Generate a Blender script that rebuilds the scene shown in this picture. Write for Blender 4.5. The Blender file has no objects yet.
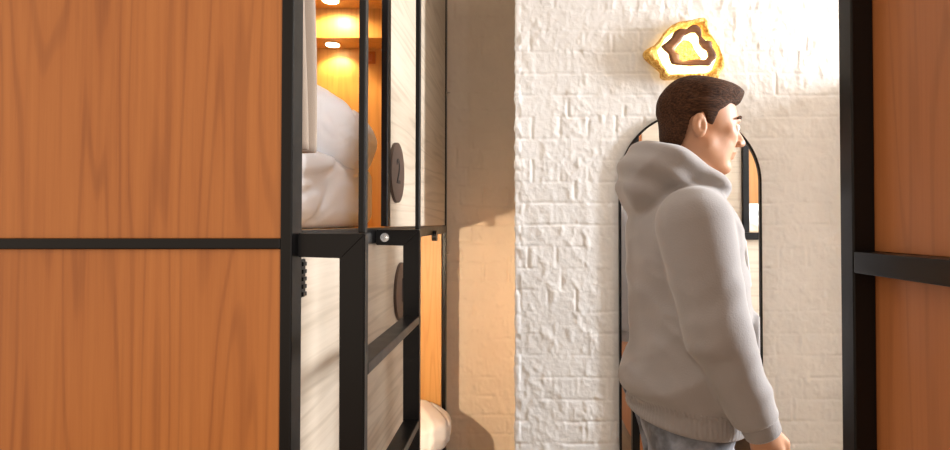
import bpy, bmesh, math, random
import numpy as np
from mathutils import Vector, Matrix, Euler
random.seed(7); rng = np.random.RandomState(11)
S = bpy.context.scene
COL = S.collection
PI = math.pi

# ---------------------------------------------------------------- camera, sky, daylight, exposure
F_PX = 570.0
CAM_Z = 1.35
cam = bpy.data.cameras.new('camera'); cam_o = bpy.data.objects.new('camera', cam); COL.objects.link(cam_o)
cam_o.location = (0, 0, CAM_Z); cam_o.rotation_euler = (math.radians(91.0), 0, 0)
cam.sensor_fit = 'HORIZONTAL'; cam.sensor_width = 36; cam.lens = F_PX * 36 / 950
cam.shift_x = -45 / 950; cam.shift_y = -12 / 950
cam.clip_start = .02
S.camera = cam_o
S.view_settings.view_transform = 'Standard'; S.view_settings.look = 'None'
S.view_settings.exposure = 0.0; S.view_settings.gamma = 1.0; S.view_settings.use_curve_mapping = False
W = bpy.data.worlds.new('world'); S.world = W; W.use_nodes = True
W.node_tree.nodes['Background'].inputs[0].default_value = (1.0, .80, .625, 1)
W.node_tree.nodes['Background'].inputs[1].default_value = 1.08

def light(name, kind, loc, energy, color=(1, 1, 1), **k):
    l = bpy.data.lights.new(name, kind); l.energy = energy; l.color = color
    tgt = k.pop('target', None)
    for a, b in k.items(): setattr(l, a, b)
    o = bpy.data.objects.new(name, l); COL.objects.link(o); o.location = loc
    if tgt is not None: o.rotation_euler = (Vector(tgt) - Vector(loc)).to_track_quat('-Z', 'Y').to_euler()
    return o
# daylight through the tall window at the right end of the corridor
light('window_daylight', 'AREA', (3.22, 1.42, 2.05), 172, (.93, .96, 1.0), shape='RECTANGLE', size=.34, size_y=1.2, target=(1.0, 1.62, 1.8))
# daylight of the room behind the camera
light('room_daylight', 'AREA', (1.42, -1.85, 1.7), 52, (.96, .97, 1.0), shape='RECTANGLE', size=.6, size_y=1.2, target=(-.5, 1.6, 1.3))

# ---------------------------------------------------------------- materials
def new_mat(name, color=(.8, .8, .8), rough=.5, metal=0.0, **k):
    m = bpy.data.materials.new(name); m.use_nodes = True
    b = m.node_tree.nodes['Principled BSDF']
    b.inputs['Base Color'].default_value = (*color, 1); b.inputs['Roughness'].default_value = rough
    b.inputs['Metallic'].default_value = metal
    for a, v in k.items(): b.inputs[a.replace('_', ' ')].default_value = v
    return m
def nodes(m): return m.node_tree.nodes, m.node_tree.links, m.node_tree.nodes['Principled BSDF']
def coords(m, scale, kind='Object', rot=(0, 0, 0)):
    n, l, b = nodes(m)
    tc = n.new('ShaderNodeTexCoord'); mp = n.new('ShaderNodeMapping')
    mp.inputs['Scale'].default_value = scale; mp.inputs['Rotation'].default_value = rot
    l.new(tc.outputs[kind], mp.inputs[0]); return mp
def noise(m, vec, scale, detail=4, rough=.55, dist=0):
    n, l, b = nodes(m); t = n.new('ShaderNodeTexNoise')
    t.inputs['Scale'].default_value = scale; t.inputs['Detail'].default_value = detail
    t.inputs['Roughness'].default_value = rough; t.inputs['Distortion'].default_value = dist
    l.new(vec.outputs[0], t.inputs['Vector']); return t
def ramp(m, src, stops):
    n, l, b = nodes(m); r = n.new('ShaderNodeValToRGB'); l.new(src, r.inputs[0])
    e = r.color_ramp.elements
    while len(e) < len(stops): e.new(.5)
    for q, (p, c) in zip(e, stops): q.position = p; q.color = (*c, 1)
    return r
def mixc(m, fac, a, b_, mode='MIX'):
    n, l, b = nodes(m); x = n.new('ShaderNodeMix'); x.data_type = 'RGBA'; x.blend_type = mode
    if isinstance(fac, float): x.inputs[0].default_value = fac
    else: l.new(fac, x.inputs[0])
    for i, v in ((6, a), (7, b_)):
        if isinstance(v, tuple): x.inputs[i].default_value = (*v, 1)
        else: l.new(v, x.inputs[i])
    return x.outputs[2]
def bump(m, src, strength, dist=.01):
    n, l, b = nodes(m); bp = n.new('ShaderNodeBump'); bp.inputs['Strength'].default_value = strength
    bp.inputs['Distance'].default_value = dist
    l.new(src, bp.inputs['Height']); l.new(bp.outputs[0], b.inputs['Normal'])
def wood(name, dark, mid, lite, axis, rough=.42, off=0.0, contrast=1.0):
    """veneer with grain along axis (0 x, 1 y, 2 z)"""
    m = new_mat(name, mid, rough); n, l, b = nodes(m)
    s = [1, 1, 1]; s[axis] = .065
    mp = coords(m, tuple(s)); mp.inputs['Location'].default_value = (off, off * .7, off * .3)
    n1 = noise(m, mp, 6.0, 2.4, .5, .35)
    # cathedral rings: sine of the stretched noise
    mth = n.new('ShaderNodeMath'); mth.operation = 'MULTIPLY'; mth.inputs[1].default_value = 78
    l.new(n1.outputs[0], mth.inputs[0])
    sn = n.new('ShaderNodeMath'); sn.operation = 'SINE'; l.new(mth.outputs[0], sn.inputs[0])
    ma = n.new('ShaderNodeMath'); ma.operation = 'MULTIPLY_ADD'; ma.inputs[1].default_value = .5; ma.inputs[2].default_value = .5; l.new(sn.outputs[0], ma.inputs[0])
    s2 = [1, 1, 1]; s2[axis] = .025
    mp2 = coords(m, tuple(s2)); fine = noise(m, mp2, 95, 5, .7)
    broad = noise(m, mp, 3.0, 2, .5)
    r1 = ramp(m, ma.outputs[0], [(0, tuple(a * .85 for a in dark)), (.22, mid), (1, tuple((a + b2) / 2 for a, b2 in zip(lite, mid)))])
    r2 = ramp(m, fine.outputs[0], [(.3, dark), (.5, mid), (.72, lite)])
    c = mixc(m, .5, r1.outputs[0], r2.outputs[0])
    r3 = ramp(m, broad.outputs[0], [(.3, dark), (.7, lite)])
    c = mixc(m, .35, c, r3.outputs[0])
    l.new(c, b.inputs['Base Color'])
    return m
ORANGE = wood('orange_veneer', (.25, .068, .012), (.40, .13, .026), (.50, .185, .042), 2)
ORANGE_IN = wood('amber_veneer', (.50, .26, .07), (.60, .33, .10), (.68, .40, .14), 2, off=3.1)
RED = wood('red_brown_veneer', (.31, .10, .028), (.41, .145, .042), (.48, .18, .06), 2, off=7.7)
PALE = wood('limed_ply', (.40, .32, .23), (.58, .49, .385), (.68, .595, .485), 1, .55, off=1.3)
PALE_X = wood('limed_ply_crosswise', (.55, .44, .33), (.68, .58, .455), (.74, .65, .53), 0, .55, off=4.3)
STEEL = new_mat('black_steel', (.004, .0035, .0035), .30, 0, Specular_IOR_Level=.26)
n, l, b = nodes(STEEL); nz = noise(STEEL, coords(STEEL, (1, 1, 1)), 25, 3); r_ = ramp(STEEL, nz.outputs[0], [(.3, (.29,) * 3), (.7, (.36,) * 3)]); l.new(r_.outputs[0], b.inputs['Roughness'])
CHROME = new_mat('chrome', (.75, .74, .72), .22, 1)
BROWN = new_mat('brown_plate', (.075, .045, .032), .5)
DARKBR = new_mat('dark_inlay', (.012, .008, .006), .6)
def paint(name, col, sc=45, st=.35, col2=None):
    m = new_mat(name, col, .6); n, l, b = nodes(m); mp = coords(m, (1, 1, 1))
    a = noise(m, mp, sc, 6, .62, .3); 
    c = ramp(m, noise(m, mp, 6, 4).outputs[0], [(.3, col2 or tuple(x * .93 for x in col)), (.65, col)])
    l.new(c.outputs[0], b.inputs['Base Color']); bump(m, a.outputs[0], st, .006); return m
BRICK = paint('white_painted_brick', (.81, .815, .81))
BRICK_SHADE = paint('shade_tinted_brick', (.84, .71, .57), 30, .25)  # white paint with the recess's warm shade mixed into the colour
PLASTER = paint('plaster', (.72, .66, .58), 20, .1)
FLOORM = wood('oak_floor', (.22, .13, .07), (.3, .19, .1), (.36, .24, .14), 1)
def cloth(name, col, rough=.85, st=.15, sc=350, sheen=.2):
    m = new_mat(name, col, rough, 0, Sheen_Weight=sheen); mp = coords(m, (1, 1, 1))
    bump(m, noise(m, mp, sc, 2).outputs[0], st, .002); return m
LINEN = cloth('white_linen', (.88, .89, .91))
DRAPE = cloth('beige_drape', (.33, .26, .20), .9, .3, 500)
FLEECE = cloth('grey_fleece', (.315, .295, .29), .92, .3, 260, .35)
RIB = cloth('grey_rib', (.30, .28, .275), .92, .5, 180, .3)
DENIM = cloth('grey_denim', (.25, .27, .31), .85, .35, 300)
n, l, b = nodes(DENIM); l.new(ramp(DENIM, noise(DENIM, coords(DENIM, (1, 1, 1)), 14, 5).outputs[0], [(.38, (.07, .075, .09)), (.62, (.28, .31, .37))]).outputs[0], b.inputs['Base Color'])
SKIN = new_mat('skin', (.64, .36, .235), .5, 0, Subsurface_Weight=.08, Subsurface_Radius=(.01, .004, .002))
n, l, b = nodes(SKIN); l.new(ramp(SKIN, noise(SKIN, coords(SKIN, (1, 1, 1)), 9, 4).outputs[0], [(.3, (.47, .225, .125)), (.7, (.57, .31, .185))]).outputs[0], b.inputs['Base Color'])
HAIR = new_mat('brown_hair', (.06, .03, .016), .75, 0, Specular_IOR_Level=.15)
n, l, b = nodes(HAIR); hn = noise(HAIR, coords(HAIR, (6, 30, 30)), 9, 4, .6)
l.new(ramp(HAIR, hn.outputs[0], [(.35, (.022, .010, .006)), (.7, (.105, .045, .02))]).outputs[0], b.inputs['Base Color']); bump(HAIR, hn.outputs[0], .6, .006)
EYEW = new_mat('eye_white', (.8, .78, .74), .25); IRIS = new_mat('iris', (.03, .02, .012), .2)
LEATHER = new_mat('shoe_canvas', (.05, .05, .055), .7); SOLE = new_mat('shoe_rubber', (.7, .7, .68), .6)
MIRROR = new_mat('mirror_silver', (.93, .93, .93), .01, 1)
GOLD = new_mat('gilded_burl', (.75, .40, .06), .45, .15)
n, l, b = nodes(GOLD); gn = noise(GOLD, coords(GOLD, (1, 1, 1)), 90, 5, .65)
l.new(ramp(GOLD, gn.outputs[0], [(.34, (.50, .20, .03)), (.5, (.85, .48, .08)), (.66, (1.0, .76, .28))]).outputs[0], b.inputs['Base Color']); bump(GOLD, gn.outputs[0], 1.0, .01)
WALNUT = wood('walnut_ring', (.09, .032, .012), (.14, .055, .022), (.18, .075, .03), 0)
def emit(name, col, st):
    m = new_mat(name, col, .5); b = m.node_tree.nodes['Principled BSDF']
    b.inputs['Emission Color'].default_value = (*col, 1); b.inputs['Emission Strength'].default_value = st; return m
GLOW = emit("led_diffuser", (1.0, .74, .34), 5.0)
LAMP = emit('lamp_glass', (1.0, .80, .50), 30.0)

# ---------------------------------------------------------------- mesh helpers
WL = {}
def finish(name, me, mat, parent=None, smooth=False, **props):
    co = np.empty(len(me.vertices) * 3, 'f'); me.vertices.foreach_get('co', co); co = co.reshape(-1, 3)
    c = (co.min(0) + co.max(0)) / 2
    if parent is None: c[2] = co[:, 2].min()
    co -= c; me.vertices.foreach_set('co', co.ravel()); me.update()
    o = bpy.data.objects.new(name, me); COL.objects.link(o)
    me.materials.append(mat)
    w = Vector(c.tolist()); WL[o.name] = w
    if parent is not None: o.parent = parent; o.location = w - WL[parent.name]
    else: o.location = w
    if smooth: me.polygons.foreach_set('use_smooth', [True] * len(me.polygons))
    for k, v in props.items(): o[k] = v
    return o
def from_bm(name, bm, mat, parent=None, smooth=False, **props):
    bmesh.ops.recalc_face_normals(bm, faces=bm.faces)
    me = bpy.data.meshes.new(name); bm.to_mesh(me); bm.free()
    return finish(name, me, mat, parent, smooth, **props)
def empty(name, loc, **props):
    o = bpy.data.objects.new(name, None); COL.objects.link(o); o.location = loc; o.empty_display_size = .05
    WL[o.name] = Vector(loc)
    for k, v in props.items(): o[k] = v
    return o
def bm_box(bm, x, y, z, bev=.0):
    r = bmesh.ops.create_cube(bm, size=1)
    vs = r['verts']
    for v in vs:
        v.co = Vector(((x[0] + x[1]) / 2 + v.co.x * (x[1] - x[0]), (y[0] + y[1]) / 2 + v.co.y * (y[1] - y[0]), (z[0] + z[1]) / 2 + v.co.z * (z[1] - z[0])))
    if bev:
        es = list({e for v in vs for e in v.link_edges})
        bmesh.ops.bevel(bm, geom=es, offset=bev, segments=2, profile=.6, affect='EDGES')
def box(name, x, y, z, mat, parent=None, bev=.0015, **props):
    bm = bmesh.new(); bm_box(bm, x, y, z, bev); return from_bm(name, bm, mat, parent, **props)
def bm_cyl(bm, c, axis, r, h, seg=32, r2=None):
    q = Vector((0, 0, 1)).rotation_difference(Vector(axis)).to_matrix().to_4x4()
    res = bmesh.ops.create_cone(bm, cap_ends=True, segments=seg, radius1=r, radius2=r if r2 is None else r2, depth=h, matrix=Matrix.Translation(c) @ q)
    return res['verts']
def mesh_np(name, V, Q):
    me = bpy.data.meshes.new(name)
    V = np.ascontiguousarray(V, 'f'); Q = np.ascontiguousarray(Q, 'i')
    me.vertices.add(len(V)); me.vertices.foreach_set('co', V.ravel())
    me.loops.add(Q.size); me.loops.foreach_set('vertex_index', Q.ravel())
    me.polygons.add(len(Q)); me.polygons.foreach_set('loop_start', np.arange(len(Q), dtype='i') * Q.shape[1])
    me.polygons.foreach_set('loop_total', np.full(len(Q), Q.shape[1], 'i'))
    me.update(calc_edges=True); me.validate(); return me
# value noise in numpy
LAT = rng.rand(64, 64, 64).astype('f')
def vn(x, y, z=0.0):
    x, y, z = np.broadcast_arrays(np.asarray(x, 'f'), np.asarray(y, 'f'), np.asarray(z, 'f'))
    xi, yi, zi = np.floor(x).astype(int), np.floor(y).astype(int), np.floor(z).astype(int)
    fx, fy, fz = x - xi, y - yi, z - zi
    fx, fy, fz = [t * t * (3 - 2 * t) for t in (fx, fy, fz)]
    g = lambda a, b_, c: LAT[(xi + a) & 63, (yi + b_) & 63, (zi + c) & 63]
    r = 0
    for c, wz in ((0, 1 - fz), (1, fz)):
        r = r + wz * ((g(0, 0, c) * (1 - fx) + g(1, 0, c) * fx) * (1 - fy) + (g(0, 1, c) * (1 - fx) + g(1, 1, c) * fx) * fy)
    return r - .5
def fbm(x, y, z=0.0, o=4):
    r = 0; a = 1.
    for i in range(o): r = r + a * vn(x * 2 ** i + 13 * i, y * 2 ** i + 7 * i, np.asarray(z) * 2 ** i + 3 * i); a *= .5
    return r

# ---------------------------------------------------------------- signed distance modelling
def sdf_mesh(fn, lo, hi, h):
    lo = np.array(lo, 'f'); n = np.ceil((np.array(hi) - lo) / h).astype(int) + 1
    X, Y, Z = np.meshgrid(*[lo[i] + np.arange(n[i], dtype='f') * h for i in range(3)], indexing='ij')
    D = fn(X, Y, Z).astype('f')
    s = D < 0
    cells = tuple(k - 1 for k in D.shape)
    acc = np.zeros(cells + (3,), 'f'); cnt = np.zeros(cells, 'f')
    def sub(A, o): return A[o[0]:o[0] + cells[0], o[1]:o[1] + cells[1], o[2]:o[2] + cells[2]]
    for ax in range(3):
        others = [a for a in range(3) if a != ax]
        for p in (0, 1):
            for q in (0, 1):
                o0 = [0, 0, 0]; o0[others[0]] = p; o0[others[1]] = q; o1 = list(o0); o1[ax] = 1
                a, b_ = sub(D, o0), sub(D, o1); cr = (a < 0) != (b_ < 0)
                t = np.where(cr, a / np.where(cr, a - b_, 1), 0)
                for k in range(3): acc[..., k] += np.where(cr, t if k == ax else o0[k], 0)
                cnt += cr
    act = cnt > 0; idx = -np.ones(cells, int); idx[act] = np.arange(act.sum())
    pos = acc[act] / cnt[act][:, None] + np.argwhere(act); V = lo + pos * h
    Q = []
    for ax in range(3):
        u, v = (ax + 1) % 3, (ax + 2) % 3
        sl0 = [slice(1, -1)] * 3; sl1 = [slice(1, -1)] * 3
        sl0[ax] = slice(0, -1); sl1[ax] = slice(1, None)
        a, b_ = s[tuple(sl0)], s[tuple(sl1)]
        for sign in (0, 1):
            m = (a & ~b_) if sign == 0 else (~a & b_)
            I = np.argwhere(m)
            if not len(I): continue
            off = np.array([1, 1, 1]); off[ax] = 0; I = I + off
            def g(du, dv):
                J = I.copy(); J[:, u] -= du; J[:, v] -= dv; return idx[J[:, 0], J[:, 1], J[:, 2]]
            q = np.stack([g(1, 1), g(0, 1), g(0, 0), g(1, 0)], 1)
            if sign: q = q[:, ::-1]
            Q.append(q)
    Q = np.concatenate(Q)
    return V, Q
def smin(a, b_, k):
    h = np.clip(.5 + .5 * (b_ - a) / k, 0, 1); return b_ * (1 - h) + a * h - k * h * (1 - h)
def smax(a, b_, k): return -smin(-a, -b_, k)
def cap(P, a, b_, ra, rb, s=(1, 1, 1)):
    a = np.array(a, 'f'); b_ = np.array(b_, 'f'); s = np.array(s, 'f')
    p = [(P[i] - a[i]) * s[i] for i in range(3)]; d = (b_ - a) * s
    t = np.clip((p[0] * d[0] + p[1] * d[1] + p[2] * d[2]) / max(float(d @ d), 1e-9), 0, 1)
    return (np.sqrt(sum((p[i] - t * d[i]) ** 2 for i in range(3))) - (ra + (rb - ra) * t)) / s.max() * 1.0
def ell(P, c, r, rot=0.0):
    """ellipsoid; rot turns it about y (degrees, nose down positive)"""
    x, y, z = P[0] - c[0], P[1] - c[1], P[2] - c[2]
    if rot:
        a = math.radians(rot); x, z = x * math.cos(a) - z * math.sin(a), x * math.sin(a) + z * math.cos(a)
    k0 = np.sqrt((x / r[0]) ** 2 + (y / r[1]) ** 2 + (z / r[2]) ** 2)
    k1 = np.sqrt((x / r[0] ** 2) ** 2 + (y / r[1] ** 2) ** 2 + (z / r[2] ** 2) ** 2)
    return k0 * (k0 - 1) / np.maximum(k1, 1e-6)
def rbox(P, c, hs, r):
    q = [np.abs(P[i] - c[i]) - (hs[i] - r) for i in range(3)]
    return np.sqrt(sum(np.maximum(t, 0) ** 2 for t in q)) + np.minimum(np.maximum(np.maximum(q[0], q[1]), q[2]), 0) - r
def sdf_obj(name, fn, lo, hi, h, mat, parent=None, **props):
    V, Q = sdf_mesh(fn, lo, hi, h); return finish(name, mesh_np(name, V, Q), mat, parent, True, **props)

# ---------------------------------------------------------------- the room
def brick_height(u, z, course, sl, drip=1.0, seed=0.0):
    """painted brickwork relief in metres, positive outwards"""
    u = u + .006 * fbm(u * 6 + seed, z * 6, seed); z = z + .005 * fbm(u * 7 + 5, z * 7 + seed, 2 + seed)
    row = np.floor(z / course); fz = z / course - row
    L = np.where(row.astype(int) % 2 == 0, sl, sl / 2)
    shift = vn(row * 3.7 + seed, 5.5) * sl * .5 + np.where(row.astype(int) % 2 == 0, 0, sl / 4)
    cu = (u + shift) / L; col = np.floor(cu); fu = cu - col
    dz = np.minimum(fz, 1 - fz) * course; du = np.minimum(fu, 1 - fu) * L
    mh = np.clip(.35 + 1.9 * fbm(u * 9 + seed, z * 5, 4, 3), 0, 1)
    mv = np.clip(.22 + 2.4 * fbm(u * 7 + 3 + seed, z * 8, 9, 3), 0, 1)
    gz = np.exp(-(dz / .0045) ** 2) * mh; gu = np.exp(-(du / .005) ** 2) * mv
    tone = vn(row * 5.3 + seed, col * 3.1, 1.5) * .0035
    lump = np.clip(fbm(u * 34 + seed, z * 24, 3, 4), 0, 1) * .0065 * drip
    lip = np.exp(-((du - .011) / .006) ** 2) * np.clip(fbm(u * 18, z * 17 + seed, 6), 0, 1) * .0035 * drip
    return -.0040 * gz - .0036 * gu + tone + lump + lip + fbm(u * 70, z * 60, seed, 3) * .0016 * drip
def grid_quads(nu, nv):
    a = np.arange(nu - 1)[:, None] * nv + np.arange(nv - 1)[None]; return np.stack([a, a + nv, a + nv + 1, a + 1], -1).reshape(-1, 4)
PIER_X = -.018; PIER_Y = 2.10; REC_Y = 2.95
# white brick wall with its return into the recess
u = np.concatenate([np.arange(-.85, -.03, .03), np.arange(-.03, 1.32, .0042), np.arange(1.32, 3.4, .05)])
z = np.concatenate([np.arange(0, .38, .05), np.arange(.38, 2.32, .0042), np.arange(2.32, 2.92, .06)])
U, Z = np.meshgrid(u, z, indexing='ij')
H = brick_height(U + .21, Z + .017, .080, .205, 1.0) * .72
c = .5 + .5 * np.tanh(U / .006)
H2 = np.where(np.abs(U) < .02, H + .009 * vn(Z * 30, 3.3) + .006 * vn(Z * 70, 1.3), H)
X = PIER_X + np.where(U > 0, U, 0) - (1 - c) * H2; Y = PIER_Y + np.where(U < 0, -U, 0) - c * H2
nf = len(u) * len(z)
me = mesh_np('wall_back', np.stack([X, Y, Z], -1).reshape(-1, 3), grid_quads(*U.shape)[:, ::-1])
finish('wall_back', me, BRICK, smooth=True, kind='structure')
# brick wall at the back of the recess, shade tint in its colour
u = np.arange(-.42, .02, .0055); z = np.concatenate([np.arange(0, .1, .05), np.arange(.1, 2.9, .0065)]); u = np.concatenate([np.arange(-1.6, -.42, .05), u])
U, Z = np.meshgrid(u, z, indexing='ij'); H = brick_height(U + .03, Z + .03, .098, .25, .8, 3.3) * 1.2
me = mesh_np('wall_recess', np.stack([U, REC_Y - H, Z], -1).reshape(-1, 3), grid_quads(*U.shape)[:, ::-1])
finish('wall_recess', me, BRICK_SHADE, smooth=True, kind='structure')
box('floor', (-3, 3.5), (-3, 3.2), (-.1, 0), FLOORM, bev=0, kind='structure')
box('ceiling', (-3, 3.5), (-.2, 3.2), (2.92, 3.0), PLASTER, bev=0, kind='structure')
# corridor end wall with the daylight window
bm = bmesh.new()
bm_box(bm, (3.32, 3.42), (.9, 1.14), (0, 2.92)); bm_box(bm, (3.32, 3.42), (1.70, 2.2), (0, 2.92))
bm_box(bm, (3.32, 3.42), (1.14, 1.70), (0, 1.3)); bm_box(bm, (3.32, 3.42), (1.14, 1.70), (2.6, 2.92))
from_bm('wall_right', bm, PLASTER, kind='structure')
bm = bmesh.new()
for a in ((1.14, 1.18), (1.66, 1.70)): bm_box(bm, (3.33, 3.39), a, (1.3, 2.6))
for a in ((1.3, 1.34), (2.56, 2.6), (1.93, 1.96)): bm_box(bm, (3.331, 3.389), (1.18, 1.66), a)
from_bm('window_1', bm, new_mat('white_frame', (.8, .8, .78), .4), kind='structure')
# unseen block added along the corridor to keep window light off the lower wall
box('shade_block_1', (1.28, 1.62), (1.926, 2.10), (0, 1.89), BRICK, bev=.004, kind='structure')

# ---------------------------------------------------------------- left bunk pod
XR, XL, Y0, Y1 = -.36, -1.33, .90, 2.81
TOP = 2.56
B = empty('bunk_pod', ((XR + XL) / 2, (Y0 + Y1) / 2, 0), category='bunk bed',
          label='two-level bunk pod on the left with orange end panel, black steel frame and ladder')
def tube(name, x, y, z, **k): return box(name, x, y, z, STEEL, B, .0022, **k)
tube('post', (XR - .0185, XR), (Y0, Y0 + .042), (0, TOP))
tube('post', (XR - .0185, XR), (Y1 - .04, Y1), (0, TOP))
tube('post', (XR - .0185, XR), (1.549, 1.585), (1.34, TOP))
tube('post', (XL, XL + .0185), (Y0, Y0 + .042), (0, TOP)); tube('post', (XL, XL + .0185), (Y1 - .04, Y1), (0, TOP))
tube('end_rail', (XL + .0185, XR - .0185), (Y0, Y0 + .04), (1.3085, 1.3255))
tube('end_rail', (XL + .0185, XR - .0185), (Y0, Y0 + .04), (TOP - .03, TOP))
tube('side_rail', (XR - .0185, XR), (Y0 + .042, Y1 - .04), (1.300, 1.338))
tube('side_rail', (XR - .0185, XR), (Y0 + .042, Y1 - .04), (TOP - .03, TOP))
tube('side_rail', (XR - .0185, XR), (Y0 + .042, Y1 - .04), (.18, .22))
box('end_panel', (XL + .0185, XR - .019), (Y0 + .008, Y0 + .026), (1.3255, TOP - .03), ORANGE, B, .001)
box('end_panel', (XL + .0185, XR - .019), (Y0 + .008, Y0 + .026), (.1, 1.3085), ORANGE, B, .001)
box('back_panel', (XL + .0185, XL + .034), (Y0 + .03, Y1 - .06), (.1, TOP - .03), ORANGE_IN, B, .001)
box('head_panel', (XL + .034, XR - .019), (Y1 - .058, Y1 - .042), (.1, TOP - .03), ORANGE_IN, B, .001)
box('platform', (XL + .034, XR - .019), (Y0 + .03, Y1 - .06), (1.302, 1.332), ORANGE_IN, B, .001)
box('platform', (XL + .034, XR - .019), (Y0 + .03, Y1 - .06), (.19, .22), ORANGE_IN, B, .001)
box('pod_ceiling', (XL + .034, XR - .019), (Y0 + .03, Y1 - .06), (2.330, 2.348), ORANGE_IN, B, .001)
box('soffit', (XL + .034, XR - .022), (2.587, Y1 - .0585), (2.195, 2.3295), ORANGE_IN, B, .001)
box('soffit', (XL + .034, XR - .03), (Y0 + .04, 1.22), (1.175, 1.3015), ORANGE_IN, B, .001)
box('side_panel', (XR - .017, XR - .005), (1.587, Y1 - .041), (1.339, TOP - .031), PALE, B, .001)
box('side_panel', (XR - .017, XR - .005), (Y0 + .043, 2.03), (.221, 1.299), PALE, B, .001)
# round number plates
def numeral(ch, c, size, parent, right, up, nrm, depth=.0012, mat=DARKBR):
    cu = bpy.data.curves.new('numeral', 'FONT'); cu.body = ch; cu.size = size; cu.extrude = depth; cu.align_x = 'CENTER'; cu.align_y = 'CENTER'
    t = bpy.data.objects.new('tmp', cu); COL.objects.link(t); bpy.context.view_layer.update()
    me = bpy.data.meshes.new_from_object(t.evaluated_get(bpy.context.evaluated_depsgraph_get())); bpy.data.objects.remove(t)
    M = Matrix((right, up, nrm)).transposed().to_4x4(); M.translation = Vector(c); me.transform(M)
    return finish('numeral', me, mat, parent)
def plate(ch, y, z):
    bm = bmesh.new(); vs = bm_cyl(bm, (XR - .0005, y, z), (1, 0, 0), .088, .008, 64)
    p = from_bm('number_plate', bm, BROWN, B)
    numeral(ch, (XR + .0040, y, z), .105, p, (0, 1, 0), (0, 0, 1), (1, 0, 0))
    return p
plate('2', 1.668, 1.497); plate('1', 1.735, 1.142)
# ladder hung outside the side rail
LX = -.250
for y in (.92, 1.42):
    bm = bmesh.new()
    # mitred flat frame: arm + stile as one bent bar
    pts = [(-.3595, 1.333), (LX, 1.333), (LX, .02), (LX - .039, .02), (LX - .039, 1.295), (-.3595, 1.295)]
    d = .022
    f = [bm.verts.new((x, y, zz)) for x, zz in pts]; g = [bm.verts.new((x, y + d, zz)) for x, zz in pts]
    bm.faces.new(f); bm.faces.new(g[::-1])
    for i in range(6): bm.faces.new((f[i], g[i], g[(i + 1) % 6], f[(i + 1) % 6]))
    bmesh.ops.bevel(bm, geom=bm.edges[:], offset=.002, segments=2, affect='EDGES')
    st = from_bm('ladder_stile', bm, STEEL, B)
    bm = bmesh.new()   # weld bead on the mitre
    bm_cyl(bm, (LX - .0195, y - .0002, 1.314), Vector((1, 0, 1)).normalized(), .0011, .052, 8); from_bm('weld_seam', bm, STEEL, st)
    x1 = LX if y < 1 else LX
    tube('grab_pole', (LX - .0115, LX - .0002), (y, y + .018), (1.3335, TOP))
    tube('top_bracket', (-.3595, LX), (y, y + .02), (TOP + .0005, TOP + .012))
for zz in (1.119, .862, .605, .348): tube('ladder_rung', (LX - .039, LX), (.9425, 1.4195), (zz - .0195, zz))
def bolt(x, y, z, ax, r=.011):
    bm = bmesh.new(); bm_cyl(bm, Vector((x, y, z)) + Vector(ax) * .002, ax, r, .004, 24); bm_cyl(bm, Vector((x, y, z)) + Vector(ax) * .008, ax, r * .62, .010, 6); bm_cyl(bm, Vector((x, y, z)) + Vector(ax) * .014, ax, r * .35, .006, 16)
    return from_bm('bolt', bm, CHROME, B)
bolt(-.336, 1.4195, 1.314, (0, -1, 0)); bolt(XR, 2.79, 1.99, (1, 0, 0), .006); bolt(XR, 2.79, 1.20, (1, 0, 0), .006)
bm = bmesh.new(); bm_cyl(bm, (XR + .005, 2.37, 1.297), (1, 0, 0), .022, .02, 24); from_bm('stop_knob', bm, STEEL, B)
# ribbed hinge on the front post
bm = bmesh.new(); bm_box(bm, (XR - .006, XR - .002), (Y0 + .044, Y0 + .066), (1.226, 1.290), .003)
for i in range(5): bm_box(bm, (XR - .003, XR + .001), (Y0 + .047, Y0 + .063), (1.228 + i * .0125, 1.235 + i * .0125), .001)
from_bm('hinge', bm, STEEL, B)
# recessed lamps
def lamp(x, y, z, parent, watts, aim=(0, 0, -1), r=.030, spot=130, color=(1.0, .62, .26)):
    bm = bmesh.new(); bm_cyl(bm, (x, y, z - .003), (0, 0, 1), r + .008, .006, 40); k = from_bm('recessed_lamp', bm, CHROME, parent)
    bm = bmesh.new(); bm_cyl(bm, (x, y, z - .0075), (0, 0, 1), r, .003, 40); from_bm('lamp_glass', bm, LAMP, k)
    light('lamp_light', 'SPOT', (x, y, z - .012), watts, color, spot_size=math.radians(spot), spot_blend=.5, shadow_soft_size=.02, target=(x + aim[0], y + aim[1], z - .012 + aim[2]))
lamp(-.883, 2.672, 2.195, B, 9, (0, .25, -1)); lamp(-.83, 2.48, 2.330, B, 16, (0, .15, -1), .034, 160)
lamp(-.43, 1.40, 2.330, B, 15, (-.15, .25, -1), .030, 140, (.96, .97, 1.0))  # extra cool lamp out of view, added to brighten the bedding
lamp(-.80, 1.10, 1.175, B, 150, (.25, 1, -.6), .030, 150, (1.0, .76, .50))
# small reading switch on the head wall
bm = bmesh.new(); bm_box(bm, (-.76, -.70), (Y1 - .068, Y1 - .058), (2.12, 2.18), .003); sw = from_bm('light_switch', bm, ORANGE, B)
box('rocker', (-.745, -.715), (Y1 - .072, Y1 - .066), (2.135, 2.165), new_mat('rocker', (.4, .14, .05), .4), sw)

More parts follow.
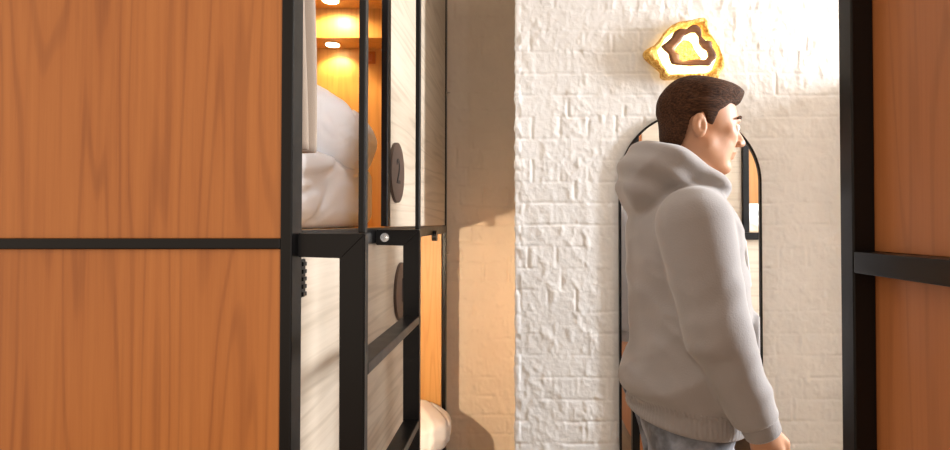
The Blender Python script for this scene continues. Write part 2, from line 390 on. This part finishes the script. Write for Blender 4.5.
# ---------------------------------------------------------------- bedding of the left pod
def wr(P, s, a, o=3): return a * fbm(P[0] * s, P[1] * s * 1.3, P[2] * s, o)
def mattress(name, x, y, z, label, r=.05, group=None):
    c = [(a[0] + a[1]) / 2 for a in (x, y, z)]; hs = [(a[1] - a[0]) / 2 for a in (x, y, z)]
    def fn(X, Y, Z):
        P = (X, Y, Z); d = rbox(P, c, hs, r)
        w = np.abs(vn(X * 7 + Z * 9, Y * 5 - Z * 12, Z * 3)); return d + .010 * np.exp(-(w / .07) ** 2) * (Z > z[0] + .02) - .004 * vn(X * 9, Y * 9, Z * 9)
    return sdf_obj(name, fn, [a[0] - .015 for a in (x, y, z)], [a[1] + .015 for a in (x, y, z)], .0095, LINEN, None, label=label, category='mattress')
mattress('mattress', (-1.27, -.585), (.98, 2.30), (1.333, 1.573), 'thick white-sheeted mattress on the upper level of the left bunk pod', .055)
mattress('mattress', (-1.27, -.43), (1.0, 2.72), (.223, .36), 'white mattress in the lower level of the left bunk pod', .04)
def pillow(c, r, rot, label, h=.009, droop=0.0, seed=0):
    R = Euler([math.radians(a) for a in rot]).to_matrix()
    def fn(X, Y, Z):
        P = [R[0][i] * (X - c[0]) + R[1][i] * (Y - c[1]) + R[2][i] * (Z - c[2]) for i in range(3)]
        x, y, z = P; n = 2.7
        m = (np.abs(x / r[0]) ** n + np.abs(y / r[1]) ** n)
        th = r[2] * np.clip(1 - m, 0, 1) ** .30 + .004
        d = (np.abs(z) - th) * .62
        a = np.abs(vn(x * 11 + seed + y * 5, y * 4 + z * 3, seed)); return np.maximum(d, (m ** (1 / n) - 1) * min(r[:2])) + .013 * np.exp(-(a / .06) ** 2) - .009 * fbm(x * 12 + y * 8, y * 7, seed, 3)
    e = max(r) + .04
    return sdf_obj('pillow', fn, [c[0] - e, c[1] - e, c[2] - e], [c[0] + e, c[1] + e, c[2] + e], h, LINEN, None, label=label, category='pillow')
pillow((-.900, 2.06, 1.745), (.385, .30, .130), (-8, 22, 0), 'plump white pillow propped on the upper mattress of the left bunk pod')
pillow((-.58, 2.52, .465), (.28, .19, .085), (0, 7, 8), 'white pillow poking out of the lower left bunk beside the brick wall', .008, seed=4)

# curtain bunched behind the front post
nu, nv = 90, 60
uu, vv = np.meshgrid(np.linspace(0, 1, nu), np.linspace(0, 1, nv), indexing='ij')
zz = 2.315 - vv * (2.315 - 1.485)
wd = .115 + .035 * vv
yy = .952 + uu * wd; xx = -.413 + .017 * np.sin(uu * PI * 7 + vv * .8) + .006 * np.sin(vv * 5 + uu * 4)
me = mesh_np('curtain', np.stack([xx, yy, zz], -1).reshape(-1, 3), grid_quads(nu, nv))
cur = finish('curtain', me, DRAPE, None, True, label='beige linen curtain bunched inside the upper opening behind the front post of the left pod', category='curtain')
sm = cur.modifiers.new('s', 'SOLIDIFY'); sm.thickness = .003

# ---------------------------------------------------------------- right bunk pod (its side faces the brick wall)
RX, RY = .607, 1.081
R2 = empty('bunk_pod', (1.55, .55, 0), category='bunk bed', label='bunk pod on the right, red-brown wooden end panel crossed by a black steel rail')
def tb(name, x, y, z): return box(name, x, y, z, STEEL, R2, .003)
RXE = 2.50; RYE = .06
for x in ((RX, RX + .0405), (RXE - .04, RXE)):
    for y in ((RY - .0415, RY), (RYE, RYE + .04)): tb('post', x, y, (0, TOP + .02))
tb('end_rail', (RX, RX + .0395), (RYE + .04, RY - .042), (1.2590, 1.2980)); tb('end_rail', (RX, RX + .0395), (RYE + .04, RY - .042), (TOP - .02, TOP + .019))
for zr in ((1.2590, 1.2980), (.21, .35), (TOP - .02, TOP + .019)): tb('side_rail', (RX + .041, RXE - .04), (RY - .040, RY - .001), zr)
box('end_panel', (RX + .041, RX + .059), (RYE + .04, RY - .018), (1.2985, TOP - .021), RED, R2, .001)
box('end_panel', (RX + .041, RX + .059), (RYE + .04, RY - .018), (.1, 1.2585), RED, R2, .001)
tb('post', (1.212, 1.247), (RY - .040, RY - .001), (1.2985, TOP - .021))
box('side_panel', (RX + .0605, 1.211), (RY - .03, RY - .018), (1.2985, TOP - .021), PALE_X, R2, .001)
box('side_panel', (1.0, RXE - .041), (RY - .03, RY - .018), (.351, 1.2585), PALE_X, R2, .001)
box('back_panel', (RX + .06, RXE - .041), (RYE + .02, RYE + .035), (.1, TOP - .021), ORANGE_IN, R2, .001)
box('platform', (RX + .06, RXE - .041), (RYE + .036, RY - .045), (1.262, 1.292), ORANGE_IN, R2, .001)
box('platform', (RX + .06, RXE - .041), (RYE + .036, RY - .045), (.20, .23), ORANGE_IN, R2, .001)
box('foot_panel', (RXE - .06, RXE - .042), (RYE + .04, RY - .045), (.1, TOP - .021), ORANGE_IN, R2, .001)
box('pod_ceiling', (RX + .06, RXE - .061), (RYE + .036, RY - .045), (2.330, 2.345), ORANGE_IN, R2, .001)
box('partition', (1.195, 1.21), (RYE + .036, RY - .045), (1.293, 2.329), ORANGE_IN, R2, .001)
lamp(1.6, .6, 2.330, R2, 10); lamp(.85, .6, 1.262, R2, 6)
def mm(x, y, z, label): return mattress('mattress', x, y, z, label, .04)
mm((1.225, 2.40), (.12, 1.0), (1.293, 1.46), 'white mattress in the upper right pod, seen small at the right edge of the mirror')
mm((.69, 2.40), (.12, 1.0), (.231, .60), 'white bedding in the lower right pod, seen low at the left edge of the mirror')

# ---------------------------------------------------------------- mirror
MX0, MX1, MZ0 = .362, .884, .16
mr = (MX1 - MX0) / 2; mcx = (MX0 + MX1) / 2; mzc = 1.758 - mr
def arch(r, z0):
    return [(mcx + r, z0)] + [(mcx + r * math.cos(t), mzc + r * math.sin(t)) for t in np.linspace(0, PI, 64)] + [(mcx - r, z0)]
M_ = empty('mirror', (mcx, PIER_Y - .01, MZ0), category='mirror', label='tall arched wall mirror with thin black frame hung on the white brick')
bm = bmesh.new(); o_ = arch(mr, MZ0); i_ = arch(mr - .008, MZ0 + .008)
ya, yb = PIER_Y - .018, PIER_Y - .002
rings = [[bm.verts.new((x, y, z_)) for x, z_ in L] for L, y in ((o_, ya), (i_, ya), (i_, yb), (o_, yb))]
N = len(o_)
for k in range(4):
    for i in range(N):
        bm.faces.new((rings[k][i], rings[k][(i + 1) % N], rings[(k + 1) % 4][(i + 1) % N], rings[(k + 1) % 4][i]))
from_bm('mirror_frame', bm, STEEL, M_)
bm = bmesh.new(); L = arch(mr - .008, MZ0 + .008); a = [bm.verts.new((x, ya + .006, z_)) for x, z_ in L]; b_ = [bm.verts.new((x, ya + .010, z_)) for x, z_ in L]
bm.faces.new(a); bm.faces.new(b_[::-1])
for i in range(N): bm.faces.new((a[i], a[(i + 1) % N], b_[(i + 1) % N], b_[i]))
from_bm('mirror_glass', bm, MIRROR, M_)

# ---------------------------------------------------------------- burl wall light
SC = 2.06 / F_PX / 5.29
def wp(p): return np.array([(630 + p[0] / 5.29 - 520) * 2.06 / F_PX, CAM_Z + (223 - 5 - p[1] / 5.29) * 2.06 / F_PX])
def loop(pts, c, n=180, sm=2):
    P = np.array([wp(p) for p in pts]) - c
    P = np.concatenate([P, P[:1]]); seg = []
    for i in range(len(P) - 1):
        for t in np.linspace(0, 1, 40, endpoint=False): seg.append(P[i] * (1 - t) + P[i + 1] * t)
    seg = np.array(seg); ang = np.arctan2(seg[:, 1], seg[:, 0]); rad = np.hypot(seg[:, 0], seg[:, 1])
    q = np.linspace(-PI, PI, n, endpoint=False); o = np.argsort(ang); r = np.interp(q, ang[o], rad[o], period=2 * PI)
    for _ in range(sm): r = (np.roll(r, 1) + 2 * r + np.roll(r, -1)) / 4
    return np.stack([r * np.cos(q), r * np.sin(q)], 1) + c
cc = wp((310, 232))
outer = [(75, 245), (88, 225), (130, 210), (165, 170), (190, 130), (225, 98), (265, 80), (310, 74), (345, 70), (375, 56), (405, 56), (421, 75), (422, 110), (438, 150), (455, 185), (480, 230), (505, 285), (508, 320), (492, 350), (475, 365), (488, 388), (420, 390), (330, 387), (250, 383), (190, 387), (168, 375), (172, 345), (140, 318), (112, 295), (85, 270)]
inner = [(148, 232), (175, 200), (195, 160), (240, 125), (300, 108), (345, 90), (385, 112), (397, 162), (440, 176), (462, 215), (475, 270), (448, 335), (412, 354), (300, 358), (215, 360), (180, 310)]
ring_o = [(165, 215), (195, 195), (222, 170), (235, 140), (265, 122), (300, 124), (330, 103), (355, 101), (378, 122), (381, 165), (400, 186), (432, 188), (438, 220), (455, 250), (462, 275), (438, 298), (425, 320), (380, 317), (320, 320), (250, 315), (222, 310), (212, 285), (206, 255), (183, 235)]
ring_i = [(236, 232), (255, 205), (275, 185), (290, 160), (325, 143), (350, 143), (366, 165), (368, 200), (385, 225), (410, 240), (416, 270), (400, 290), (350, 287), (310, 292), (280, 298), (262, 285), (260, 258), (240, 248)]
isl = [(240, 232), (262, 203), (285, 182), (315, 186), (330, 200), (345, 235), (370, 270), (385, 285), (350, 287), (300, 293), (278, 297), (262, 285), (261, 260)]
LO, LI, RO, RI = loop(outer, cc), loop(inner, cc), loop(ring_o, cc, sm=1), loop(ring_i, cc, sm=1)
ci = wp((310, 245)); IS = loop(isl, ci, 120, 1)
WLt = empty('wall_light', (cc[0], PIER_Y - .03, cc[1]), category='wall light', label='glowing gilded burl wall light with wavy brown inner ring above the mirror')
def ring_mesh(name, A, Bq, y0, y1, mat, rough=0.0, steps=10, parent=WLt):
    n = len(A); V = []; 
    for k in range(steps + 1):
        t = k / steps; P = A * (1 - t) + Bq * t
        edge = math.sin(PI * min(max(t, 0), 1)) ** .35 if 0 < t < 1 else 0
        y = y1 + (y0 - y1) * (edge if rough else (0 if t in (0, 1) else 1))
        y = np.full(n, y) - (rough * fbm(P[:, 0] * 60, P[:, 1] * 60, 1.1) * 1.3 * (edge > 0) if rough else 0)
        if not rough and k in (1, steps - 1): P = A if k == 1 else Bq
        V.append(np.stack([P[:, 0], y, P[:, 1]], 1))
    V.append(np.stack([Bq[:, 0], np.full(n, PIER_Y - .012), Bq[:, 1]], 1)) if rough else V.append(np.stack([Bq[:, 0], np.full(n, y1), Bq[:, 1]], 1))
    V.append(np.stack([A[:, 0], np.full(n, PIER_Y - .012 if rough else y1), A[:, 1]], 1))
    m = len(V); Q = []
    for k in range(m):
        a = k * n + np.arange(n); b2 = k * n + (np.arange(n) + 1) % n; k2 = (k + 1) % m
        Q.append(np.stack([a, b2, k2 * n + (np.arange(n) + 1) % n, k2 * n + np.arange(n)], 1))
    bm = bmesh.new(); me = mesh_np(name, np.concatenate(V), np.concatenate(Q)); bm.from_mesh(me); bmesh.ops.remove_doubles(bm, verts=bm.verts, dist=1e-6)
    return from_bm(name, bm, mat, parent, bool(rough))
def plate_mesh(name, P, y0, y1, mat, parent=WLt):
    bm = bmesh.new(); a = [bm.verts.new((p[0], y0, p[1])) for p in P]; b_ = [bm.verts.new((p[0], y1, p[1])) for p in P]
    bm.faces.new(a); bm.faces.new(b_[::-1])
    for i in range(len(P)): j = (i + 1) % len(P); bm.faces.new((a[i], a[j], b_[j], b_[i]))
    return from_bm(name, bm, mat, parent)
ring_mesh('burl_frame', LO, LI, PIER_Y - .050, PIER_Y - .022, GOLD, .007, 14)
plate_mesh('diffuser', LI * .96 + cc * .04, PIER_Y - .022, PIER_Y - .014, GLOW)
ring_mesh('wavy_ring', RO, RI, PIER_Y - .048, PIER_Y - .040, WALNUT, 0, 6)
light('wall_light_glow', 'POINT', (float(cc[0]) - .01, PIER_Y - .085, float(cc[1]) - .01), .4, (1.0, .70, .32), shadow_soft_size=.03)
isl_o = plate_mesh('burl_centre', IS, PIER_Y - .044, PIER_Y - .026, GOLD)

# ---------------------------------------------------------------- the person walking past
PX, PY = .44, 1.50
PN = empty('person', (PX, PY, 0), category='person', label='person in light grey hoodie and grey jeans walking right past the mirror')
hc = np.array((.475, PY, 1.605))           # head centre
HT = 8                                     # head tips forward
hr, er, wr_ = (.405, PY - .175, 1.345), (.440, PY - .225, 1.105), (.535, PY - .225, .895)       # right (near) arm
hl, el, wl = (.43, PY + .185, 1.345), (.435, PY + .235, 1.10), (.47, PY + .235, .87)            # left (far) arm
hipR, kneR, ankR = (.43, PY - .095, .88), (.34, PY - .10, .49), (.16, PY - .10, .12)
hipL, kneL, ankL = (.43, PY + .095, .88), (.60, PY + .10, .50), (.66, PY + .10, .09)
def hd(x, y, z):   # point in head frame -> world (x forward, z up), tipped forward
    a = math.radians(HT); return (hc[0] + x * math.cos(a) + z * math.sin(a), hc[1] + y, hc[2] - x * math.sin(a) + z * math.cos(a))
def head_sdf(P):
    d = ell(P, hd(-.012, 0, .035), (.098, .076, .088), HT)            # cranium
    d = smin(d, ell(P, hd(.040, 0, -.030), (.056, .058, .080), HT), .035)  # face
    d = smin(d, cap(P, hd(.006, -.045, -.055), hd(.058, -.014, -.098), .026, .018), .025)   # jaw
    d = smin(d, cap(P, hd(.006, .045, -.055), hd(.058, .014, -.098), .026, .018), .025)
    d = smin(d, ell(P, hd(.076, 0, -.100), (.020, .022, .018), HT), .015)   # chin
    d = smin(d, cap(P, hd(.083, -.030, .022), hd(.083, .030, .022), .011, .011), .012)   # brow
    d = smax(d, -ell(P, hd(.099, -.032, .000), (.018, .018, .013), HT), .010)
    d = smax(d, -ell(P, hd(.099, .032, .000), (.018, .018, .013), HT), .010)
    d = smin(d, cap(P, hd(.090, 0, .008), hd(.114, 0, -.030), .007, .011), .010)    # nose
    d = smin(d, ell(P, hd(.104, -.011, -.033), (.010, .008, .008), HT), .006); d = smin(d, ell(P, hd(.104, .011, -.033), (.010, .008, .008), HT), .006)
    d = smin(d, cap(P, hd(.074, -.034, -.018), hd(.060, -.048, -.008), .012, .012), .015); d = smin(d, cap(P, hd(.074, .034, -.018), hd(.060, .048, -.008), .012, .012), .015)
    d = smin(d, ell(P, hd(.092, 0, -.060), (.011, .024, .006), HT), .005); d = smin(d, ell(P, hd(.089, 0, -.071), (.010, .020, .007), HT), .005)   # lips
    d = smax(d, -cap(P, hd(.106, -.024, -.0655), hd(.106, .024, -.0655), .0035, .0035), .003)
    for s in (-1, 1):     # ears
        e = ell(P, hd(-.024, s * .079, -.014), (.019, .010, .031), HT - 12); e = smax(e, -ell(P, hd(-.019, s * .091, -.012), (.010, .009, .019), HT), .004)
        d = smin(d, e, .007)
    return d
def hand_sdf(P, w, dirv, side):
    """relaxed hand hanging from wrist w along dirv; side -1 right (thumb forward)"""
    dv = Vector(dirv).normalized(); fw = Vector((1, 0, 0)); fw = (fw - fw.dot(dv) * dv).normalized(); inn = dv.cross(fw) 
    if inn.y * side > 0: inn = -inn            # towards the body
    w = Vector(w); A = lambda l, f, i: tuple(w + dv * l + fw * f + inn * i)
    d = cap(P, A(-.02, 0, 0), A(.02, 0, 0), .025, .026)
    for f in (-.028, -.010, .010, .027): d = smin(d, cap(P, A(.012, f * .55, 0), A(.085, f, .004), .016, .0125), .012)
    for f, L in ((.029, .068), (.0105, .078), (-.0095, .072), (-.028, .058)):
        a, b2, c2, e2 = A(.088, f, .004), A(.088 + L * .42, f * 1.02, .012), A(.088 + L * .68, f, .030), A(.088 + L * .78, f * .98, .047)
        q = smin(smin(cap(P, a, b2, .0105, .0098), cap(P, b2, c2, .0098, .009), .003), cap(P, c2, e2, .009, .0078), .003)
        d = smin(d, q, .005)
    t = smin(cap(P, A(.018, .022, .006), A(.055, .046, .018), .016, .0125), cap(P, A(.055, .046, .018), A(.088, .050, .034), .0115, .009), .004)
    return smin(d, t, .012)
def body_sdf(X, Y, Z):
    P = (X, Y, Z)
    d = head_sdf(P)
    d = smin(d, cap(P, hd(-.022, 0, -.05), (.425, PY, 1.37), .056, .064), .03)
    d = smin(d, cap(P, (.425, PY - .15, 1.36), (.425, PY + .15, 1.36), .055, .055), .05)
    d = smin(d, cap(P, (.425, PY, 1.27), (.435, PY, .95), .175, .15, (1.5, 1, 1)), .05)
    for h, e, w in ((hr, er, wr_), (hl, el, wl)):
        d = smin(d, cap(P, h, e, .050, .038), .03); d = smin(d, cap(P, e, w, .039, .026), .01)
    for h, k, a in ((hipR, kneR, ankR), (hipL, kneL, ankL)):
        d = smin(d, cap(P, h, k, .082, .052), .04); d = smin(d, cap(P, k, a, .052, .036), .02)
        d = smin(d, cap(P, a, (a[0] + .14, a[1], a[2] - .03), .034, .026), .02)
    d = smin(d, hand_sdf(P, wr_, (.30, -.02, -1), -1), .01); d = smin(d, hand_sdf(P, wl, (-.05, 0, -1), 1), .01)
    return d
def slab(fn, lo, hi, h, name, mat, parent):
    V, Q = sdf_mesh(fn, lo, hi, h); return finish(name, mesh_np(name, V, Q), mat, parent, True)
slab(body_sdf, (.02, PY - .34, .02), (.80, PY + .34, 1.76), .0052, 'body', SKIN, PN)
# hair: short sides, longer brushed-forward top
def hair_sdf(X, Y, Z):
    P = (X, Y, Z); a = math.radians(HT); x, z = X - hc[0], Z - hc[2]
    lx = x * math.cos(a) - z * math.sin(a); lz = x * math.sin(a) + z * math.cos(a); ly = np.abs(Y - hc[1])
    st = .0045 * vn(lx * 14 + 3, ly * 110 + lz * 60, lz * 60)
    d = ell(P, hd(-.016, 0, .038), (.104, .081, .092), HT)
    top = ell(P, hd(.006, 0, .082), (.098, .070, .042), HT - 6)
    d = smin(d, top, .02) + st
    d = smin(d, ell(P, hd(-.050, 0, -.028), (.052, .072, .062), HT), .02)
    line = np.interp(lx, [-.13, -.058, -.046, -.018, -.004, .012, .022, .05, .085, .11], [-.092, -.088, .004, .020, -.004, -.012, .030, .052, .066, .068]) + .006 * vn(lx * 60, ly * 60, lz * 20)
    line_ = np.where(lx > .004, .034 + .25 * np.clip(lx - .045, 0, 1), -.092)    # lower hair line
    d = smax(d, line - lz, .010)
    d = smax(d, lx - (.092 + .05 * np.clip(lz - .06, 0, .1) * 4), .008)
    return smax(d, -(ell(P, hd(-.012, 0, .035), (.094, .072, .084), HT)), .003)
slab(hair_sdf, (.33, PY - .11, 1.48), (.63, PY + .11, 1.76), .0034, 'hair', HAIR, PN)
for s in (-1, 1):
    bm = bmesh.new(); bmesh.ops.create_uvsphere(bm, u_segments=24, v_segments=16, radius=.0118, matrix=Matrix.Translation(hd(.0815, s * .032, .001))); ey = from_bm('eye', bm, EYEW, PN, True)
    bm = bmesh.new(); bmesh.ops.create_uvsphere(bm, u_segments=20, v_segments=12, radius=.0055, matrix=Matrix.Translation(hd(.0888, s * .032, .001))); from_bm('iris', bm, IRIS, ey, True)
    bm = bmesh.new(); 
    V, Q = sdf_mesh(lambda X, Y, Z: smin(cap((X, Y, Z), hd(.0945, s * .016, .025), hd(.0885, s * .038, .029), .0042, .0042), cap((X, Y, Z), hd(.0885, s * .038, .029), hd(.078, s * .052, .023), .0042, .003), .003), (.52, PY - .08, 1.57), (.62, PY + .08, 1.66), .002)
    finish('eyebrow', mesh_np('eyebrow', V, Q), HAIR, PN, True); bm.free()
# hoodie
def fold(P, w, s=1.0):
    X, Y, Z = P; return w * np.abs(vn(X * 9 * s + Z * 6 * s, Y * 6 * s, Z * 13 * s - X * 8 * s)) - w * .25
def torso_sdf(P):
    t = cap(P, (.435, PY, 1.27), (.438, PY, .98), .200, .222, (1.5, 1, 1.25))
    t = smin(t, cap(P, (.415, PY - .135, 1.345), (.415, PY + .135, 1.345), .080, .080), .07)
    t = smin(t, ell(P, (.385, PY, 1.27), (.090, .15, .15)), .05)          # upper back
    t = smin(t, ell(P, (.424, PY, .955), (.160, .198, .075)), .03)         # blouse over the waistband
    return smin(t, ell(P, (.432, PY, .87), (.150, .202, .10)), .01)
def hem_line(P): return P[2] + .13 * (P[0] - .43)
def hoodie_sdf(X, Y, Z):
    P = (X, Y, Z)
    t = torso_sdf(P)
    d = t - .010 + .026 * np.abs(vn(X * 6 - Z * 8, Y * 5, Z * 4)) + .016 * np.abs(vn(X * 14 + Z * 16, Y * 9, Z * 11))
    for h, e, w in ((hr, er, wr_), (hl, el, wl)):
        L = Vector(w) - Vector(e); end = tuple(Vector(e) + L * .93)
        s = cap(P, h, e, .086, .068); s = smin(s, cap(P, e, end, .068, .050), .02)
        amp = np.clip((1.30 - Z) / .3, .2, 1)
        along = (Z * .95 - X * .3)
        s = s + .008 * amp * np.sin(along * 95 + 9 * vn(X * 8, Y * 8, Z * 8)) * np.clip(.1 + 1.6 * vn(X * 12, Y * 12, Z * 9), 0, 1) - .004 + .020 * np.abs(vn(X * 9 + Z * 6, Y * 8, Z * 12 - X * 6)) * amp
        Lh = L.normalized(); cut = (X - end[0]) * Lh.x + (Y - end[1]) * Lh.y + (Z - end[2]) * Lh.z
        s = smax(s, cut, .01); d = smin(d, s, .007)
    # hood: a bag lying on the shoulders, open round the neck
    h1 = ell(P, (.362, PY, 1.485), (.108, .148, .078), 12)
    h1 = smin(h1, cap(P, (.335, PY - .05, 1.43), (.335, PY + .05, 1.43), .070, .070), .04)
    for s_ in (-1, 1):
        h1 = smin(h1, cap(P, (.385, PY + s_ * .100, 1.495), (.475, PY + s_ * .098, 1.440), .044, .038), .03)
        h1 = smin(h1, cap(P, (.475, PY + s_ * .098, 1.440), (.515, PY + s_ * .022, 1.375), .034, .026), .025)
    h1 = h1 + .008 * np.sin((Z + .5 * X) * 95 + 3 * vn(X * 9, Y * 9, Z * 9)) * .5 + .016 * np.abs(vn(X * 7 + Z * 8, Y * 6, Z * 14 - X * 8))
    d = smin(d, h1, .014)
    d = smax(d, -cap(P, (.455, PY, 1.385), (.490, PY, 1.60), .066, .088), .014)     # neck opening
    d = smax(d, .898 - hem_line(P), .006)
    d = smin(d, rbox((X, Y, Z - 0), (.575, PY, 1.05), (.012, .11, .08), .011) + .0, .02)   # front pocket
    return d
slab(hoodie_sdf, (.20, PY - .36, .80), (.72, PY + .36, 1.63), .0056, 'hoodie', FLEECE, PN)
# ribbed hem and cuffs
def ringtube(name, c, ax, rx, ry, h, th, mat, parent, tilt=0.0):
    bm = bmesh.new(); n = 72; L = []
    q = Vector((0, 0, 1)).rotation_difference(Vector(ax).normalized()).to_matrix()
    for k, (rr, hh) in enumerate(((0, -.5), (th * .6, -.42), (th, 0), (th * .6, .42), (0, .5), (-th * .8, .45), (-th * .8, -.45))):
        L.append([bm.verts.new(Vector(c) + q @ Vector(((rx + rr + .0012 * (i % 2)) * math.cos(2 * PI * i / n), (ry + rr + .0012 * (i % 2)) * math.sin(2 * PI * i / n), hh * h + tilt * math.cos(2 * PI * i / n)))) for i in range(n)])
    for k in range(len(L)):
        for i in range(n): bm.faces.new((L[k][i], L[k][(i + 1) % n], L[(k + 1) % len(L)][(i + 1) % n], L[(k + 1) % len(L)][i]))
    return from_bm(name, bm, mat, parent, True)
def hem_sdf(X, Y, Z):
    P = (X, Y, Z); q = np.arctan2(Y - PY, X - .43); d = torso_sdf(P) - .002 + .0012 * np.sin(q * 110)
    h = hem_line(P); return smax(smax(d, h - .914, .006), .852 - h, .008)
slab(hem_sdf, (.22, PY - .25, .78), (.66, PY + .25, .96), .0036, 'hem', RIB, PN)
for e, w in ((er, wr_), (el, wl)):
    L = Vector(w) - Vector(e); ringtube('cuff', Vector(e) + L * .97, L, .036, .036, .05, .006, RIB, PN)
for s_ in (-1, 1):
    V, Q = sdf_mesh(lambda X, Y, Z: smin(cap((X, Y, Z), (.553, PY + s_ * .03, 1.375), (.578, PY + s_ * .035, 1.30), .004, .004), cap((X, Y, Z), (.578, PY + s_ * .035, 1.30), (.588, PY + s_ * .04, 1.19), .004, .0045), .003), (.53, PY - .06, 1.17), (.61, PY + .06, 1.40), .003)
    finish('drawstring', mesh_np('drawstring', V, Q), new_mat('cord', (.75, .74, .72), .8), PN, True)
# jeans
def jeans_sdf(X, Y, Z):
    P = (X, Y, Z); d = None
    for h, k, a in ((hipR, kneR, ankR), (hipL, kneL, ankL)):
        q = smin(cap(P, h, k, .097, .076), cap(P, k, a, .076, .062), .02); d = q if d is None else smin(d, q, .03)
    d = smin(d, cap(P, (.430, PY, .93), (.430, PY, .88), .150, .168, (1.42, 1, 1)), .04)
    d = d + .007 * np.abs(vn(X * 12 + Z * 9, Y * 9, Z * 14))
    return smax(smax(d, Z - .94, .004), .075 - Z, .004)
slab(jeans_sdf, (.04, PY - .25, .05), (.78, PY + .25, .98), .0068, 'jeans', DENIM, PN)
for a, lift in ((ankR, .035), (ankL, 0.0)):
    def shoe(X, Y, Z, a=a, lift=lift):
        P = (X, Y, Z); d = smin(cap(P, (a[0] - .02, a[1], lift + .055), (a[0] + .06, a[1], lift + .055), .046, .045), cap(P, (a[0] + .06, a[1], lift + .05), (a[0] + .17, a[1], lift + .042), .045, .036), .03)
        d = smin(d, cap(P, (a[0], a[1], lift + .06), (a[0], a[1], lift + .11), .05, .05), .02); return smax(d, lift + .012 - Z, .006)
    sh = slab(shoe, (a[0] - .1, a[1] - .08, lift - .01), (a[0] + .24, a[1] + .08, lift + .18), .006, 'shoe', LEATHER, PN)
    V, Q = sdf_mesh(lambda X, Y, Z: rbox((X, Y, Z), (a[0] + .07, a[1], lift + .013), (.135, .046, .013), .012), (a[0] - .1, a[1] - .07, lift - .01), (a[0] + .24, a[1] + .07, lift + .04), .005)
    finish('sole', mesh_np('sole', V, Q), SOLE, sh, True)
